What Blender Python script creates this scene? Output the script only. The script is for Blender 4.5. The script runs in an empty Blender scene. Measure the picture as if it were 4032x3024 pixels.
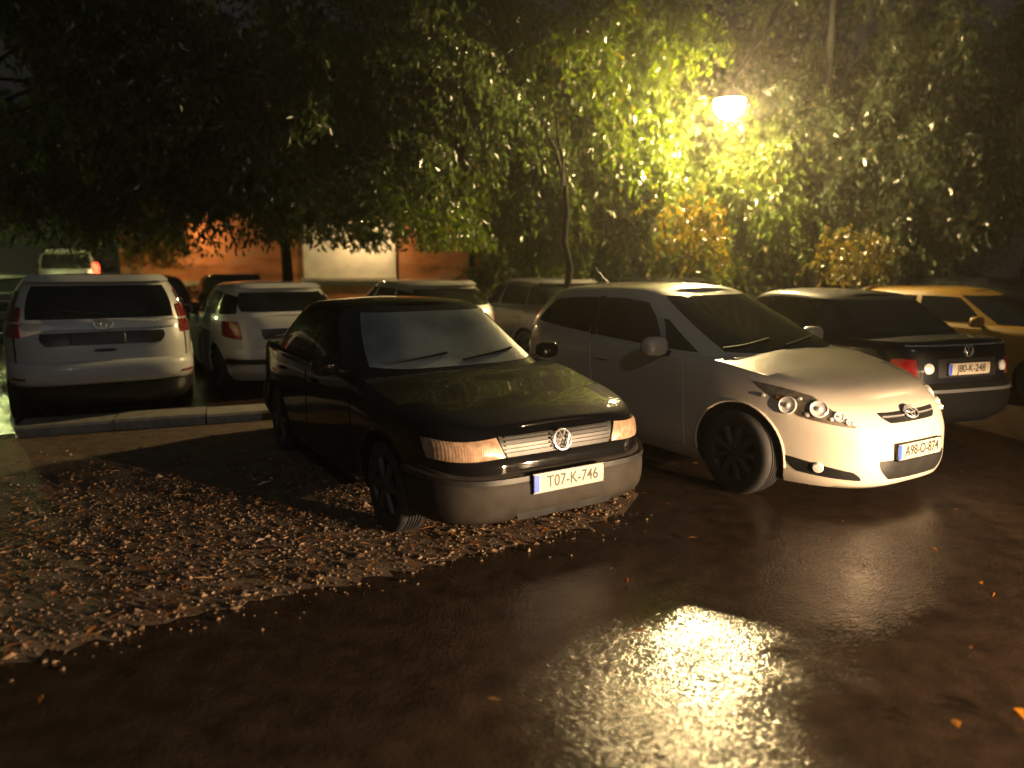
import bpy, bmesh, math, random
import numpy as np
from mathutils import Matrix, Vector
R = math.radians
rng = np.random.default_rng(7)
random.seed(7)
scene = bpy.context.scene
COL = scene.collection

# ------------------------------------------------------------------ materials
def nt(name):
    m = bpy.data.materials.new(name); m.use_nodes = True
    t = m.node_tree; b = t.nodes['Principled BSDF']
    return m, t, b
def node(t, typ, **kw):
    n = t.nodes.new(typ)
    for k, v in kw.items():
        if k in n.inputs: n.inputs[k].default_value = v
        else: setattr(n, k, v)
    return n
def ramp(t, stops, fac=None):
    n = t.nodes.new('ShaderNodeValToRGB'); e = n.color_ramp.elements
    while len(e) < len(stops): e.new(0.5)
    for el, (p, c) in zip(e, stops):
        el.position = p; el.color = (*c, 1) if len(c) == 3 else c
    if fac is not None: t.links.new(fac, n.inputs['Fac'])
    return n
def simple(name, col, rough=.5, metal=0, coat=0, emit=None, estr=0, spec=.5, noise=0, nscale=8, trans=0):
    m, t, b = nt(name)
    b.inputs['Base Color'].default_value = (*col, 1); b.inputs['Roughness'].default_value = rough
    b.inputs['Metallic'].default_value = metal; b.inputs['Coat Weight'].default_value = coat
    b.inputs['Coat Roughness'].default_value = .04; b.inputs['Specular IOR Level'].default_value = spec
    b.inputs['Transmission Weight'].default_value = trans
    if emit: b.inputs['Emission Color'].default_value = (*emit, 1); b.inputs['Emission Strength'].default_value = estr
    tc = node(t, 'ShaderNodeTexCoord'); nz = node(t, 'ShaderNodeTexNoise', Scale=nscale, Detail=6.)
    t.links.new(tc.outputs['Object'], nz.inputs['Vector'])
    a = 1 - noise; c = 1 + noise
    rp = ramp(t, [(.3, tuple(x*a for x in col)), (.7, tuple(min(1, x*c) for x in col))], nz.outputs['Fac'])
    if noise: t.links.new(rp.outputs['Color'], b.inputs['Base Color'])
    mr = node(t, 'ShaderNodeMapRange'); mr.inputs['To Min'].default_value = rough*.8; mr.inputs['To Max'].default_value = min(1, rough*1.25)
    t.links.new(nz.outputs['Fac'], mr.inputs['Value']); t.links.new(mr.outputs['Result'], b.inputs['Roughness'])
    return m
def wet(m, scale=120, strength=.35, dist=.004, cover=.56):
    """rain drops standing on a surface: small raised cells"""
    t = m.node_tree; b = t.nodes['Principled BSDF']
    tc = node(t, 'ShaderNodeTexCoord'); v = node(t, 'ShaderNodeTexVoronoi', Scale=scale)
    nz = node(t, 'ShaderNodeTexNoise', Scale=scale*.35, Detail=2.)
    t.links.new(tc.outputs['Object'], v.inputs['Vector']); t.links.new(tc.outputs['Object'], nz.inputs['Vector'])
    r1 = ramp(t, [(.0, (1, 1, 1)), (.42, (0, 0, 0))], v.outputs['Distance'])
    r2 = ramp(t, [(cover, (0, 0, 0)), (cover+.06, (1, 1, 1))], nz.outputs['Fac'])
    mu = node(t, 'ShaderNodeMath', operation='MULTIPLY')
    t.links.new(r1.outputs['Color'], mu.inputs[0]); t.links.new(r2.outputs['Color'], mu.inputs[1])
    bp = node(t, 'ShaderNodeBump', Strength=strength, Distance=dist)
    t.links.new(mu.outputs[0], bp.inputs['Height'])
    t.links.new(bp.outputs['Normal'], b.inputs['Normal']); t.links.new(bp.outputs['Normal'], b.inputs['Coat Normal'])
    return m
def paint(name, col, rough=.32, metal=.0, coat=1.):
    return wet(simple(name, col, rough, metal, coat, noise=.05, nscale=3))
M = {}
M['pearl'] = paint('pearl_white_paint', (.58, .52, .43), .35)
M['black'] = wet(simple('black_paint', (.003, .003, .0035), .6, 0, .8, noise=.05, nscale=3, spec=.02), 120, .12)
M['white'] = paint('white_paint', (.52, .52, .50), .4)
M['silver'] = paint('silver_paint', (.34, .33, .30), .35, .3)
M['navy'] = wet(simple('dark_blue_paint', (.003, .004, .007), .5, 0, .5, noise=.05, nscale=3, spec=.1), 120, .12)
M['yellow'] = paint('yellow_paint', (.24, .135, .01), .5)
M['grey'] = paint('grey_paint', (.10, .10, .10), .35, .2)
M['glass'] = wet(simple('dark_wet_glass', (.006, .007, .007), .06, spec=.8), 90, .3, .003, .5)
M['skytoned'] = wet(simple('sky_toned_windscreen_glass', (.20, .235, .23), .3, spec=.5, noise=.45, nscale=2.6), 90, .3, .003, .5)  # pale grey base colour paints the reflected sky onto the glass
M['rubber'] = simple('tyre_rubber', (.012, .012, .012), .75, noise=.3, nscale=30)
M['trim'] = simple('black_plastic_trim', (.014, .014, .014), .38, noise=.2)
M['well'] = simple('wheel_well_liner', (.005, .005, .005), .9, spec=.08)
M['bumper'] = simple('dirty_grey_bumper_plastic', (.026, .0225, .019), .65, spec=.15, noise=.35, nscale=7)
M['chrome'] = simple('chrome', (.72, .73, .76), .28, .75)
M['alloy'] = simple('alloy_wheel', (.22, .22, .22), .4, .8, noise=.3)
M['steel'] = simple('dull_wheel_cover', (.05, .05, .05), .5, .4, noise=.3)
M['lens'] = simple('clear_headlamp_lens', (.31, .205, .135), .25, .0, .7, noise=.35, nscale=26)
def ribs(m):
    t = m.node_tree; tc = node(t, 'ShaderNodeTexCoord'); wv = node(t, 'ShaderNodeTexWave', Scale=22., Distortion=.3); wv.bands_direction = 'Y'
    bp = node(t, 'ShaderNodeBump', Strength=.16, Distance=.005); t.links.new(tc.outputs['Object'], wv.inputs['Vector']); t.links.new(wv.outputs['Fac'], bp.inputs['Height'])
    t.links.new(bp.outputs['Normal'], t.nodes['Principled BSDF'].inputs['Normal'])
ribs(M['lens'])
M['lamphouse'] = simple('dark_lamp_housing', (.20, .17, .13), .35, .35, .4, noise=.5, nscale=16)
def clear_lens():
    m, t, b = nt('clear_lamp_cover')
    tr = node(t, 'ShaderNodeBsdfTransparent'); gl = node(t, 'ShaderNodeBsdfGlossy', Roughness=.05); fr = node(t, 'ShaderNodeValue'); fr.outputs[0].default_value = .09
    mx = node(t, 'ShaderNodeMixShader'); t.links.new(fr.outputs[0], mx.inputs[0]); t.links.new(tr.outputs[0], mx.inputs[1]); t.links.new(gl.outputs[0], mx.inputs[2])
    t.links.new(mx.outputs[0], t.nodes['Material Output'].inputs['Surface']); return wet_normal(m, gl)
def wet_normal(m, gl):
    t = m.node_tree; tc = node(t, 'ShaderNodeTexCoord'); v = node(t, 'ShaderNodeTexVoronoi', Scale=110.); bp = node(t, 'ShaderNodeBump', Strength=.25, Distance=.003)
    t.links.new(tc.outputs['Object'], v.inputs['Vector']); t.links.new(v.outputs['Distance'], bp.inputs['Height']); t.links.new(bp.outputs['Normal'], gl.inputs['Normal']); return m
M['clear'] = clear_lens()
M['reflector'] = simple('lamp_reflector', (.95, .9, .8), .35, .25, .8, noise=.25, nscale=60)
M['red'] = simple('red_tail_lens', (.17, .007, .006), .18, 0, .8, noise=.35, nscale=24)
M['redlit'] = simple('lit_red_lamp', (.5, .02, .01), .3, emit=(1, .06, .02), estr=9)
M['plate'] = simple('number_plate_white', (.42, .375, .29), .5, noise=.08)
M['ink'] = simple('number_plate_black', (.015, .015, .015), .5)
M['blue'] = simple('number_plate_blue', (.03, .09, .55), .45)
M['amber'] = simple('amber_lens', (.55, .20, .03), .2, 0, .6)
M['bark'] = simple('wet_bark', (.016, .012, .009), .85, spec=.15, noise=.5, nscale=14)
M['pole'] = simple('painted_pole_metal', (.12, .12, .11), .45, .5, noise=.2)
M['concrete'] = simple('wet_concrete', (.24, .22, .19), .6, noise=.3, nscale=9)
M['woodtrim'] = simple('wall_capping', (.3, .27, .22), .7, noise=.25)

def leaf_mat(name, c1, c2, c3, gloss=.3):
    m, t, b = nt(name)
    g = node(t, 'ShaderNodeNewGeometry')
    rp = ramp(t, [(.0, c1), (.55, c2), (.9, c2), (1., c3)], g.outputs['Random Per Island'])
    t.links.new(rp.outputs['Color'], b.inputs['Base Color'])
    b.inputs['Roughness'].default_value = gloss; b.inputs['Specular IOR Level'].default_value = .6
    tr = node(t, 'ShaderNodeBsdfTranslucent')
    hs = node(t, 'ShaderNodeHueSaturation', Saturation=1.15, Value=2.2)
    t.links.new(rp.outputs['Color'], hs.inputs['Color']); t.links.new(hs.outputs['Color'], tr.inputs['Color'])
    mx = node(t, 'ShaderNodeMixShader', Fac=.38)
    t.links.new(b.outputs[0], mx.inputs[1]); t.links.new(tr.outputs[0], mx.inputs[2])
    t.links.new(mx.outputs[0], t.nodes['Material Output'].inputs['Surface'])
    return m
M['leaf'] = leaf_mat('wet_green_leaves', (.045, .075, .012), (.085, .115, .018), (.12, .085, .02))
M['leafdark'] = leaf_mat('dark_green_leaves', (.042, .068, .026), (.075, .10, .034), (.11, .08, .03))
M['leafcool'] = leaf_mat('cool_green_leaves', (.04, .058, .03), (.07, .085, .042), (.11, .085, .03), .22)
M['leafgold'] = leaf_mat('turning_orange_leaves', (.05, .055, .012), (.10, .075, .015), (.15, .08, .02))
M['litter'] = leaf_mat('fallen_leaf_litter', (.08, .034, .012), (.16, .075, .026), (.26, .15, .07), .35)

# ------------------------------------------------------------------ object helpers
def link(o, parent=None):
    COL.objects.link(o)
    if parent is not None: o.parent = parent
    return o
def tag(o, label=None, cat=None, group=None, kind=None):
    for k, v in (('label', label), ('category', cat), ('group', group), ('kind', kind)):
        if v: o[k] = v
    return o
def thing(name, label, cat, loc=(0, 0, 0), rz=0, group=None):
    o = bpy.data.objects.new(name, None); o.empty_display_size = .2
    link(o); o.location = loc; o.rotation_euler = (0, 0, rz)
    return tag(o, label, cat, group)
def meshobj(name, V, F, mats, parent=None, smooth=True, sharp=38, fmat=None, fixn=False):
    me = bpy.data.meshes.new(name)
    me.from_pydata([tuple(map(float, v)) for v in V], [], [tuple(map(int, f)) for f in F]); me.update()
    if fixn:
        bm = bmesh.new(); bm.from_mesh(me); bmesh.ops.recalc_face_normals(bm, faces=bm.faces); bm.to_mesh(me); bm.free()
    for m in (mats if isinstance(mats, (list, tuple)) else [mats]): me.materials.append(m)
    if fmat is not None: me.polygons.foreach_set('material_index', fmat)
    if smooth:
        me.polygons.foreach_set('use_smooth', [True]*len(me.polygons))
        me.set_sharp_from_angle(angle=R(sharp))
    return link(bpy.data.objects.new(name, me), parent)
class MB:
    def __init__(s): s.V = []; s.F = []
    def add(s, V, F):
        n = len(s.V); s.V += [tuple(v) for v in V]; s.F += [tuple(i+n for i in f) for f in F]; return s
    def box(s, c, d, mat=None):
        V = [Vector((sx*d[0]/2, sy*d[1]/2, sz*d[2]/2)) for sx in (-1, 1) for sy in (-1, 1) for sz in (-1, 1)]
        if mat is not None: V = [mat @ v for v in V]
        V = [v+Vector(c) for v in V]
        return s.add(V, [(0, 1, 3, 2), (4, 6, 7, 5), (0, 4, 5, 1), (2, 3, 7, 6), (0, 2, 6, 4), (1, 5, 7, 3)])
    def tube(s, P, r, k=8, closed=False, cap=True):
        P = [Vector(p) for p in P]; n = len(P); rr = r if hasattr(r, '__len__') else [r]*n
        V = []; F = []; prev = None
        for i in range(n):
            a = P[(i-1) % n] if closed or i > 0 else P[i]; b = P[(i+1) % n] if closed or i < n-1 else P[i]
            d = (b-a).normalized()
            u = d.orthogonal().normalized() if prev is None else (prev-d*prev.dot(d)).normalized()
            prev = u; w = d.cross(u)
            for j in range(k):
                q = 2*math.pi*j/k; V.append(P[i]+(u*math.cos(q)+w*math.sin(q))*rr[i])
        for i in range(n if closed else n-1):
            for j in range(k):
                F.append((i*k+j, i*k+(j+1) % k, ((i+1) % n)*k+(j+1) % k, ((i+1) % n)*k+j))
        if cap and not closed: F += [tuple(range(k))[::-1], tuple((n-1)*k+j for j in range(k))]
        return s.add(V, F)
    def lathe(s, prof, k=32, mat=None, close=False):
        """prof: (radius, axial) pairs, axis Z, then matrix"""
        V = []; F = []; n = len(prof)
        for r, z in prof:
            for j in range(k):
                q = 2*math.pi*j/k; V.append(Vector((r*math.cos(q), r*math.sin(q), z)))
        for i in range(n if close else n-1):
            for j in range(k):
                a = i % n; b = (i+1) % n
                F.append((a*k+j, a*k+(j+1) % k, b*k+(j+1) % k, b*k+j))
        if mat is not None: V = [mat @ v for v in V]
        return s.add(V, F)
    def sph(s, c, r, n=4., nu=20, nv=12):
        """super-ellipsoid with radii r"""
        pw = lambda x: math.copysign(abs(x)**(2/n), x)
        V = []; F = []
        for i in range(nv+1):
            f = -math.pi/2+math.pi*i/nv
            for j in range(nu):
                q = 2*math.pi*j/nu
                V.append((c[0]+r[0]*pw(math.cos(f))*pw(math.cos(q)), c[1]+r[1]*pw(math.cos(f))*pw(math.sin(q)), c[2]+r[2]*pw(math.sin(f))))
        for i in range(nv):
            for j in range(nu): F.append((i*nu+j, i*nu+(j+1) % nu, (i+1)*nu+(j+1) % nu, (i+1)*nu+j))
        return s.add(V, F)
    def build(s, name, mat, parent=None, smooth=True, sharp=38):
        return meshobj(name, s.V, s.F, mat, parent, smooth, sharp)

# ------------------------------------------------------------------ car surfaces
class PC:
    """monotone cubic through points"""
    def __init__(s, pts):
        pts = sorted(pts); s.x = np.array([p[0] for p in pts], float); s.y = np.array([p[1] for p in pts], float)
        h = np.diff(s.x); d = np.diff(s.y)/h; m = np.zeros(len(s.x))
        m[0] = d[0]; m[-1] = d[-1]
        for i in range(1, len(d)):
            if d[i-1]*d[i] > 0:
                w1 = 2*h[i]+h[i-1]; w2 = h[i]+2*h[i-1]; m[i] = (w1+w2)/(w1/d[i-1]+w2/d[i])
        s.m = m
    def __call__(s, q):
        q = np.clip(np.asarray(q, float), s.x[0], s.x[-1])
        i = np.clip(np.searchsorted(s.x, q)-1, 0, len(s.x)-2); h = s.x[i+1]-s.x[i]; t = (q-s.x[i])/h
        return ((1+2*t)*(1-t)**2*s.y[i]+t*(1-t)**2*h*s.m[i]+t*t*(3-2*t)*s.y[i+1]+t*t*(t-1)*h*s.m[i+1])
class Surf:
    def __init__(s, rings, z0, z1, xc, nf, nr, flare=None):
        s.xf = PC([(r[0], r[1]) for r in rings]); s.xr = PC([(r[0], r[2]) for r in rings]); s.b = PC([(r[0], r[3]) for r in rings])
        s.z0 = z0; s.z1 = z1; s.xc = xc; s.nf = nf; s.nr = nr; s.flare = flare
        th = np.concatenate([np.geomspace(1e-5, .3, 400), np.linspace(.3, math.pi/2-.3, 300)[1:], math.pi/2-np.geomspace(1e-5, .3, 400)[::-1][1:]])
        th = np.concatenate([[0], th, [math.pi/2], math.pi-th[::-1], [math.pi]])
        p = s.P(th, np.full(len(th), .5)); L = np.concatenate([[0], np.cumsum(np.linalg.norm(np.diff(p, axis=0), axis=1))])
        s.th = th; s.L = L; s.half = L[-1]
    def P(s, th, t):
        th = np.asarray(th, float); t = np.asarray(t, float)
        c = np.cos(th); sn = np.sin(th); n = np.where(c > 0, s.nf, s.nr)
        a = np.where(c > 0, s.xf(t)-s.xc, s.xc-s.xr(t))
        X = s.xc+a*np.sign(c)*np.abs(c)**(2/n); Y = s.b(t)*np.sign(sn)*np.abs(sn)**(2/n)
        if s.flare is not None: Y = Y*(1+s.flare(X, t))
        z0 = s.z0(X); Z = z0+(s.z1(X)-z0)*t
        return np.stack([X, Y, Z], -1)
    def u_of(s, th):
        k = np.round(th/(2*math.pi)); w = th-k*2*math.pi
        return np.sign(w)*np.interp(abs(w), s.th, s.L)+k*2*s.half
    def th_of(s, u):
        u = np.asarray(u, float); k = np.round(u/(2*s.half)); w = u-k*2*s.half
        return np.sign(w)*np.interp(np.abs(w), s.L, s.th)+k*2*math.pi
    def find(s, face, c, z):
        t = .5; th = 0
        for _ in range(14):
            if face in 'fk':
                n = s.nf if face == 'f' else s.nr
                a = math.asin(min(1, (min(1., abs(c)/float(s.b(t))))**(n/2)))*(1 if c >= 0 else -1)
                th = a if face == 'f' else math.pi-a
            else:
                x = c
                if x > s.xc: th = math.acos(min(1, max(0, (x-s.xc)/(float(s.xf(t))-s.xc)))**(s.nf/2))
                else: th = math.pi-math.acos(min(1, max(0, (s.xc-x)/(s.xc-float(s.xr(t)))))**(s.nr/2))
                if face == 'r': th = -th
            x = float(s.P(th, t)[0]); z0 = float(s.z0(x)); z1 = float(s.z1(x))
            t = min(1, max(0, (z-z0)/(z1-z0)))*.7+t*.3
        return th, t
    def N(s, th, t):
        e = 2e-3
        uu = s.u_of(th) if np.ndim(th) == 0 else np.array([s.u_of(x) for x in np.ravel(th)]).reshape(np.shape(th))
        d1 = s.P(s.th_of(uu+e), t)-s.P(s.th_of(uu-e), t)
        t1 = np.clip(t+e, 0, 1); t0 = np.clip(t-e, 0, 1); d2 = s.P(th, t1)-s.P(th, t0)
        n = np.cross(d1, d2); return n/np.maximum(1e-9, np.linalg.norm(n, axis=-1, keepdims=True))
    def frame(s, face, c, z, off=0):
        th, t = s.find(face, c, z); n = Vector(s.N(th, t)); p = Vector(s.P(th, t))+n*off
        up = Vector((0, 0, 1)); up = (up-n*up.dot(n)).normalized(); r = up.cross(n)
        m = Matrix((r, up, n)).transposed().to_4x4(); m.translation = p
        return m
    def patch(s, corners, nu=14, nv=8, off=.004, rnd=.2, skirt=.02, bulge=0):
        q = [s.find(*c) for c in corners]; us = [s.u_of(x[0]) for x in q]; ts = [x[1] for x in q]
        for i in range(1, 4):
            while us[i]-us[0] > s.half: us[i] -= 2*s.half
            while us[i]-us[0] < -s.half: us[i] += 2*s.half
        A, B = np.meshgrid(np.linspace(-1, 1, nu), np.linspace(-1, 1, nv))
        a = A*np.sqrt(1-rnd*B*B/2); b = B*np.sqrt(1-rnd*A*A/2)
        w = [(1-a)*(1-b)/4, (1+a)*(1-b)/4, (1+a)*(1+b)/4, (1-a)*(1+b)/4]
        U = sum(x*y for x, y in zip(w, us)); T = np.clip(sum(x*y for x, y in zip(w, ts)), 0, 1)
        TH = s.th_of(U); Np = s.N(TH, T); P = s.P(TH, T)
        V = P+Np*(off+bulge*((1-A**4)*(1-B**4)))[..., None]
        V = V.reshape(-1, 3); Nf = Np.reshape(-1, 3); F = []
        flip = False
        for j in range(nv-1):
            for i in range(nu-1): F.append([j*nu+i, j*nu+i+1, (j+1)*nu+i+1, (j+1)*nu+i])
        v0, v1, v3 = V[F[0][0]], V[F[0][1]], V[F[0][3]]
        if np.dot(np.cross(v1-v0, v3-v0), Nf[0]) < 0: flip = True
        bd = [i for i in range(nu)]+[j*nu+nu-1 for j in range(1, nv)]+[(nv-1)*nu+i for i in range(nu-2, -1, -1)]+[j*nu for j in range(nv-2, 0, -1)]
        n0 = len(V); V = np.vstack([V, V[bd]-Nf[bd]*(skirt+off)])
        nb = len(bd)
        for k in range(nb): F.append([bd[(k+1) % nb], bd[k], n0+k, n0+(k+1) % nb])
        if flip: F = [f[::-1] for f in F]
        return V, F
    def closed(s, N, nt_, crown, top=True):
        uu = np.linspace(-s.half, s.half, 2*N+1)[:-1]; th = s.th_of(uu); tt = 1-(1-np.linspace(0, 1, nt_))**1.35
        V = np.concatenate([s.P(th, np.full(len(th), t)) for t in tt]); n = 2*N; F = []
        for j in range(nt_-1):
            for i in range(n): F.append([j*n+i, j*n+(i+1) % n, (j+1)*n+(i+1) % n, (j+1)*n+i])
        # caps: strips between mirrored outline points; index N is the nose, 0 the tail
        V = list(map(tuple, V))
        for lev, cr, rev in ((nt_-1, crown, False), (0, 0, True)):
            base = lev*n; K = 8; rows = []
            for i in range(0, N+1):
                l = base+(2*N-i) % n; r = base+i
                if l == r: rows.append([r]); continue
                pl = np.array(V[l]); pr = np.array(V[r]); row = [r]
                for k in range(1, K):
                    f = k/K; p = pr*(1-f)+pl*f; g = 1-(2*f-1)**2
                    wdt = min(1, abs(pl[1])/.5)
                    V.append((p[0], p[1], p[2]+cr*g*wdt)); row.append(len(V)-1)
                row.append(l); rows.append(row)
            for i in range(N):
                a, b = rows[i], rows[i+1]
                if len(a) == 1 and len(b) > 1:
                    for k in range(K): F.append([a[0], b[k], b[k+1]][::1 if rev else -1])
                elif len(b) == 1 and len(a) > 1:
                    for k in range(K): F.append([a[k], b[0], a[k+1]][::1 if rev else -1])
                elif len(a) > 1:
                    for k in range(K): F.append([a[k], b[k], b[k+1], a[k+1]][::1 if rev else -1])
        return V, F

def text_mesh(body, size, mat, parent, m, name='lettering', depth=.0008, sx=1.):
    c = bpy.data.curves.new(name, 'FONT'); c.body = body; c.size = size; c.extrude = depth; c.align_x = 'CENTER'; c.align_y = 'CENTER'
    c.offset = size*.012
    o = bpy.data.objects.new(name, c); COL.objects.link(o)
    me = bpy.data.meshes.new_from_object(o.evaluated_get(bpy.context.evaluated_depsgraph_get()))
    bpy.data.objects.remove(o); bpy.data.curves.remove(c)
    me.transform(m @ Matrix.Diagonal((sx, 1, 1, 1))); me.materials.append(mat)
    return link(bpy.data.objects.new(name, me), parent)

def number_plate(parent, m, txt, w=.52, h=.112, lower=True):
    b = MB().sph((0, 0, 0), (w/2, h/2, .006), 14, 32, 6); b.V = [m @ Vector(v) for v in b.V]
    p = b.build('number_plate', M['plate'], parent, sharp=60)
    q = MB().box((-w/2+.022, 0, .0062), (.036, h-.012, .003)); q.V = [m @ Vector(v) for v in q.V]
    q.build('blue_band', M['blue'], p, False)
    text_mesh(txt, .098, M['ink'], p, m @ Matrix.Translation((.022, 0, .0068)), sx=.88)
    fr = MB().tube([(-w/2, -h/2, 0), (w/2, -h/2, 0), (w/2, h/2, 0), (-w/2, h/2, 0)], .006, 6, True); fr.V = [m @ Vector(v) for v in fr.V]
    fr.build('plate_frame', M['trim'], p)
    return p

def wheel(parent, pos, side, r=.315, wdt=.20, rim=M['alloy'], spokes=7):
    m = Matrix.Translation(pos) @ Matrix.Rotation(-side*math.pi/2, 4, 'X')   # local +z points outboard
    rr = r*.66
    prof = [(rr, -wdt/2), (r*.9, -wdt/2), (r*.98, -wdt*.42), (r, -wdt*.28)]
    for i in range(5):
        z = -wdt*.22+i*wdt*.11; prof += [(r, z-.006), (r-.008, z-.004), (r-.008, z+.004), (r, z+.006)]
    prof += [(r, wdt*.28), (r*.98, wdt*.42), (r*.9, wdt/2), (r*.78, wdt*.52), (rr, wdt*.46)]
    t = MB().lathe(prof, 40, m).build('wheel', M['rubber'], parent, sharp=50)
    b = MB().lathe([(rr, wdt*.46), (rr*.96, wdt*.40), (rr*.9, -.02), (.05, -.03), (0.001, -.03)], 32, m)
    for i in range(spokes):
        a = 2*math.pi*i/spokes
        P = [m @ Vector((q*math.cos(a), q*math.sin(a), wdt*zz)) for q, zz in ((.03, .36), (rr*.5, .40), (rr*.95, .36))]
        b.tube(P, [.034, .026, .03], 8)
    b.lathe([(.001, wdt*.46), (.05, wdt*.45), (.065, wdt*.35), (.065, 0)], 16, m)
    b.build('rim', rim, t)
    return t

def mirror_pair(root, G, mat, x, y, z, sc=1.):
    for sd in (-1, 1):
        b = MB().sph((x, sd*(y+.01), z), (.065*sc, .115*sc, .078*sc), 3.0, 22, 14)
        o = b.build('mirror', mat, root, sharp=60)
        MB().tube([(x-.01, sd*(y-.17), z-.075), (x, sd*(y-.08), z-.05)], .03*sc, 8).build('mirror_arm', M['trim'], o)
        g = MB().sph((x-.055*sc, sd*(y+.01), z), (.014, .1*sc, .066*sc), 3.2, 18, 10); g.build('mirror_glass', M['glass'], o, sharp=60)

def make_car(name, S, label, loc, rz, group=None, detail=True):
    root = thing(name, label, S.get('cat', 'car'), loc, rz, group)
    zb = S['zb']; belt = PC(S['belt']); roof = PC(S['roof']); wb = S['wb']; r = S['r']; xc = -wb/2
    fl = S.get('flare', .012)
    def flare(x, t):
        return fl*(np.exp(-((x/.42)**4))+np.exp(-(((x+wb)/.42)**4)))*np.clip(np.sin(np.clip(t, 0, 1)*math.pi*.95+.2), 0, 1)
    B = Surf(S['rings'], lambda x: np.full(np.shape(x), zb)+S.get('rake', 0)*np.clip(np.abs(np.asarray(x)+wb/2)-wb/2-.2, 0, 1), belt, xc, S['nf'], S['nr'], flare)
    G = Surf(S['gh'], belt, roof, S.get('gxc', -1.85), S.get('gnf', 3.2), S.get('gnr', 4.))
    pm = M[S['paint']]
    V, F = B.closed(S.get('N', 110), 22, S.get('crown', .045))
    body = meshobj('body', V, F, [pm, M['well']], root, fixn=True)
    # wheel arches
    cut = MB()
    ra = r+.055
    for ax in (0, -wb):
        for sd in (-1, 1):
            m = Matrix.Translation((ax, sd*.90, r+.01)) @ Matrix.Rotation(math.pi/2, 4, 'X')
            n0 = len(cut.V); cut.lathe([(ra, -.32), (ra, .32)], 48, m)
            cut.F += [tuple(n0+j for j in range(48))[::-1], tuple(n0+48+j for j in range(48))]
    co = meshobj('cutter', cut.V, cut.F, M['well'], root, False, fixn=True)
    md = body.modifiers.new('arch', 'BOOLEAN'); md.object = co; md.operation = 'DIFFERENCE'; md.solver = 'EXACT'
    me = bpy.data.meshes.new_from_object(body.evaluated_get(bpy.context.evaluated_depsgraph_get()))
    body.modifiers.clear(); old = body.data; body.data = me; bpy.data.meshes.remove(old); bpy.data.objects.remove(co)
    for p in me.polygons:
        c = p.center; p.use_smooth = True
        for ax in (0, -wb):
            if math.hypot(c.x-ax, c.z-r-.01) < ra+.004 and abs(c.y) < .995:
                onwall = abs(math.hypot(c.x-ax, c.z-r-.01)-ra) < .012 and abs(p.normal.y) < .35
                if onwall or (abs(p.normal.y) > .8 and abs(abs(c.y)-.58) < .02): p.material_index = 1
    me.set_sharp_from_angle(angle=R(38))
    Vg, Fg = G.closed(80, 14, S.get('rcrown', .03))
    meshobj('cabin', Vg, Fg, pm, root, fixn=True)
    MB().box((-wb/2-.1, 0, .165), (wb+1.1, S['b']*1.3, .07)).build('underbody_light_stop', M['well'], root, False)  # added box under the floor, stops headlamp light passing beneath the car
    for ax in (0, -wb): MB().tube([(ax, -S['b']+.2, r*.8), (ax, S['b']-.2, r*.8)], .05, 8).build('axle', M['well'], root)
    lip = r+.06
    for ax in (0, -wb):                                                     # rolled arch lips
        for sd in (-1, 1):
            pts = []
            for k in range(25):
                a = R(-8+196*k/24); x = ax+lip*math.cos(a); z = r+.01+lip*math.sin(a)
                if z < zb+.03: continue
                th, t = B.find('l' if sd > 0 else 'r', x, z); p = B.P(th, t); pts.append((x, p[1], z))
            MB().tube(pts, .011, 6).build('arch_lip', pm, body)
    for ax in (0, -wb):
        for sd in (-1, 1): wheel(root, (ax, sd*(S['b']-.115), r), sd, r, S.get('tw', .2), M[S.get('rim', 'steel')], S.get('spokes', 7))
    def part(nm, surf, cs, mat, parent=root, **kw):
        V, F = surf.patch(cs, **kw); return meshobj(nm, V, F, M[mat], parent, sharp=50)
    def both(nm, surf, cs, mat, **kw):
        out = []
        for sd in (-1, 1):
            c2 = [({'s': 'l' if sd > 0 else 'r'}.get(f, f), (c*sd if f in 'fk' else c), z) for f, c, z in cs]
            out.append(part(nm, surf, c2, mat, **kw))
        return out
    S['detail'](root, B, G, part, both)
    if S.get('mir'): mirror_pair(root, G, pm if S.get('mirpaint', 1) else M['trim'], *S['mir'])
    return root, B, G

def place(b, m): b.V = [m @ Vector(v) for v in b.V]; return b
def ell(rx, ry, k=28, z=0): return [(rx*math.cos(2*math.pi*i/k), ry*math.sin(2*math.pi*i/k), z) for i in range(k)]
def emblem_ovals(root, m, s=1.):
    b = MB().tube(ell(.068*s, .046*s), .0065*s, 8, True).tube([(x, y+.012*s, .002) for x, y, z in ell(.05*s, .02*s)], .005*s, 8, True).tube([(x, y-.004*s, .002) for x, y, z in ell(.02*s, .036*s)], .005*s, 8, True)
    return place(b, m).build('emblem', M['chrome'], root)
def emblem_letters(root, m, s=1., mat='chrome'):
    b = MB().tube(ell(.058*s, .058*s), .006*s, 8, True)
    b.tube([(-.020*s, .05*s, 0), (0, .004*s, 0), (.020*s, .05*s, 0)], .0058*s, 8)
    b.tube([(-.05*s, .024*s, 0), (-.024*s, -.046*s, 0), (0, .0*s, 0), (.024*s, -.046*s, 0), (.05*s, .024*s, 0)], .0058*s, 8)
    return place(b, m).build('emblem', M[mat], root)
def lamp_inner(o, surf, face, c, z, r, off=.006):
    m = surf.frame(face, c, z, off)
    b = MB().lathe([(r, -.01), (r*1.02, .010), (r*.94, .013), (r*.8, .006), (r*.45, .003), (r*.3, .006), (r*.22, .018), (.001, .024)], 24); place(b, m)
    return b.build('reflector', M['reflector'], o)
def handle(o, surf, face, x, z):
    m = surf.frame(face, x, z, .022)
    b = MB().sph((0, 0, 0), (.095, .014, .012), 3, 16, 8); place(b, m); b.build('handle', M['trim'] if o.get('dk') else o.data.materials[0], o)
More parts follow.
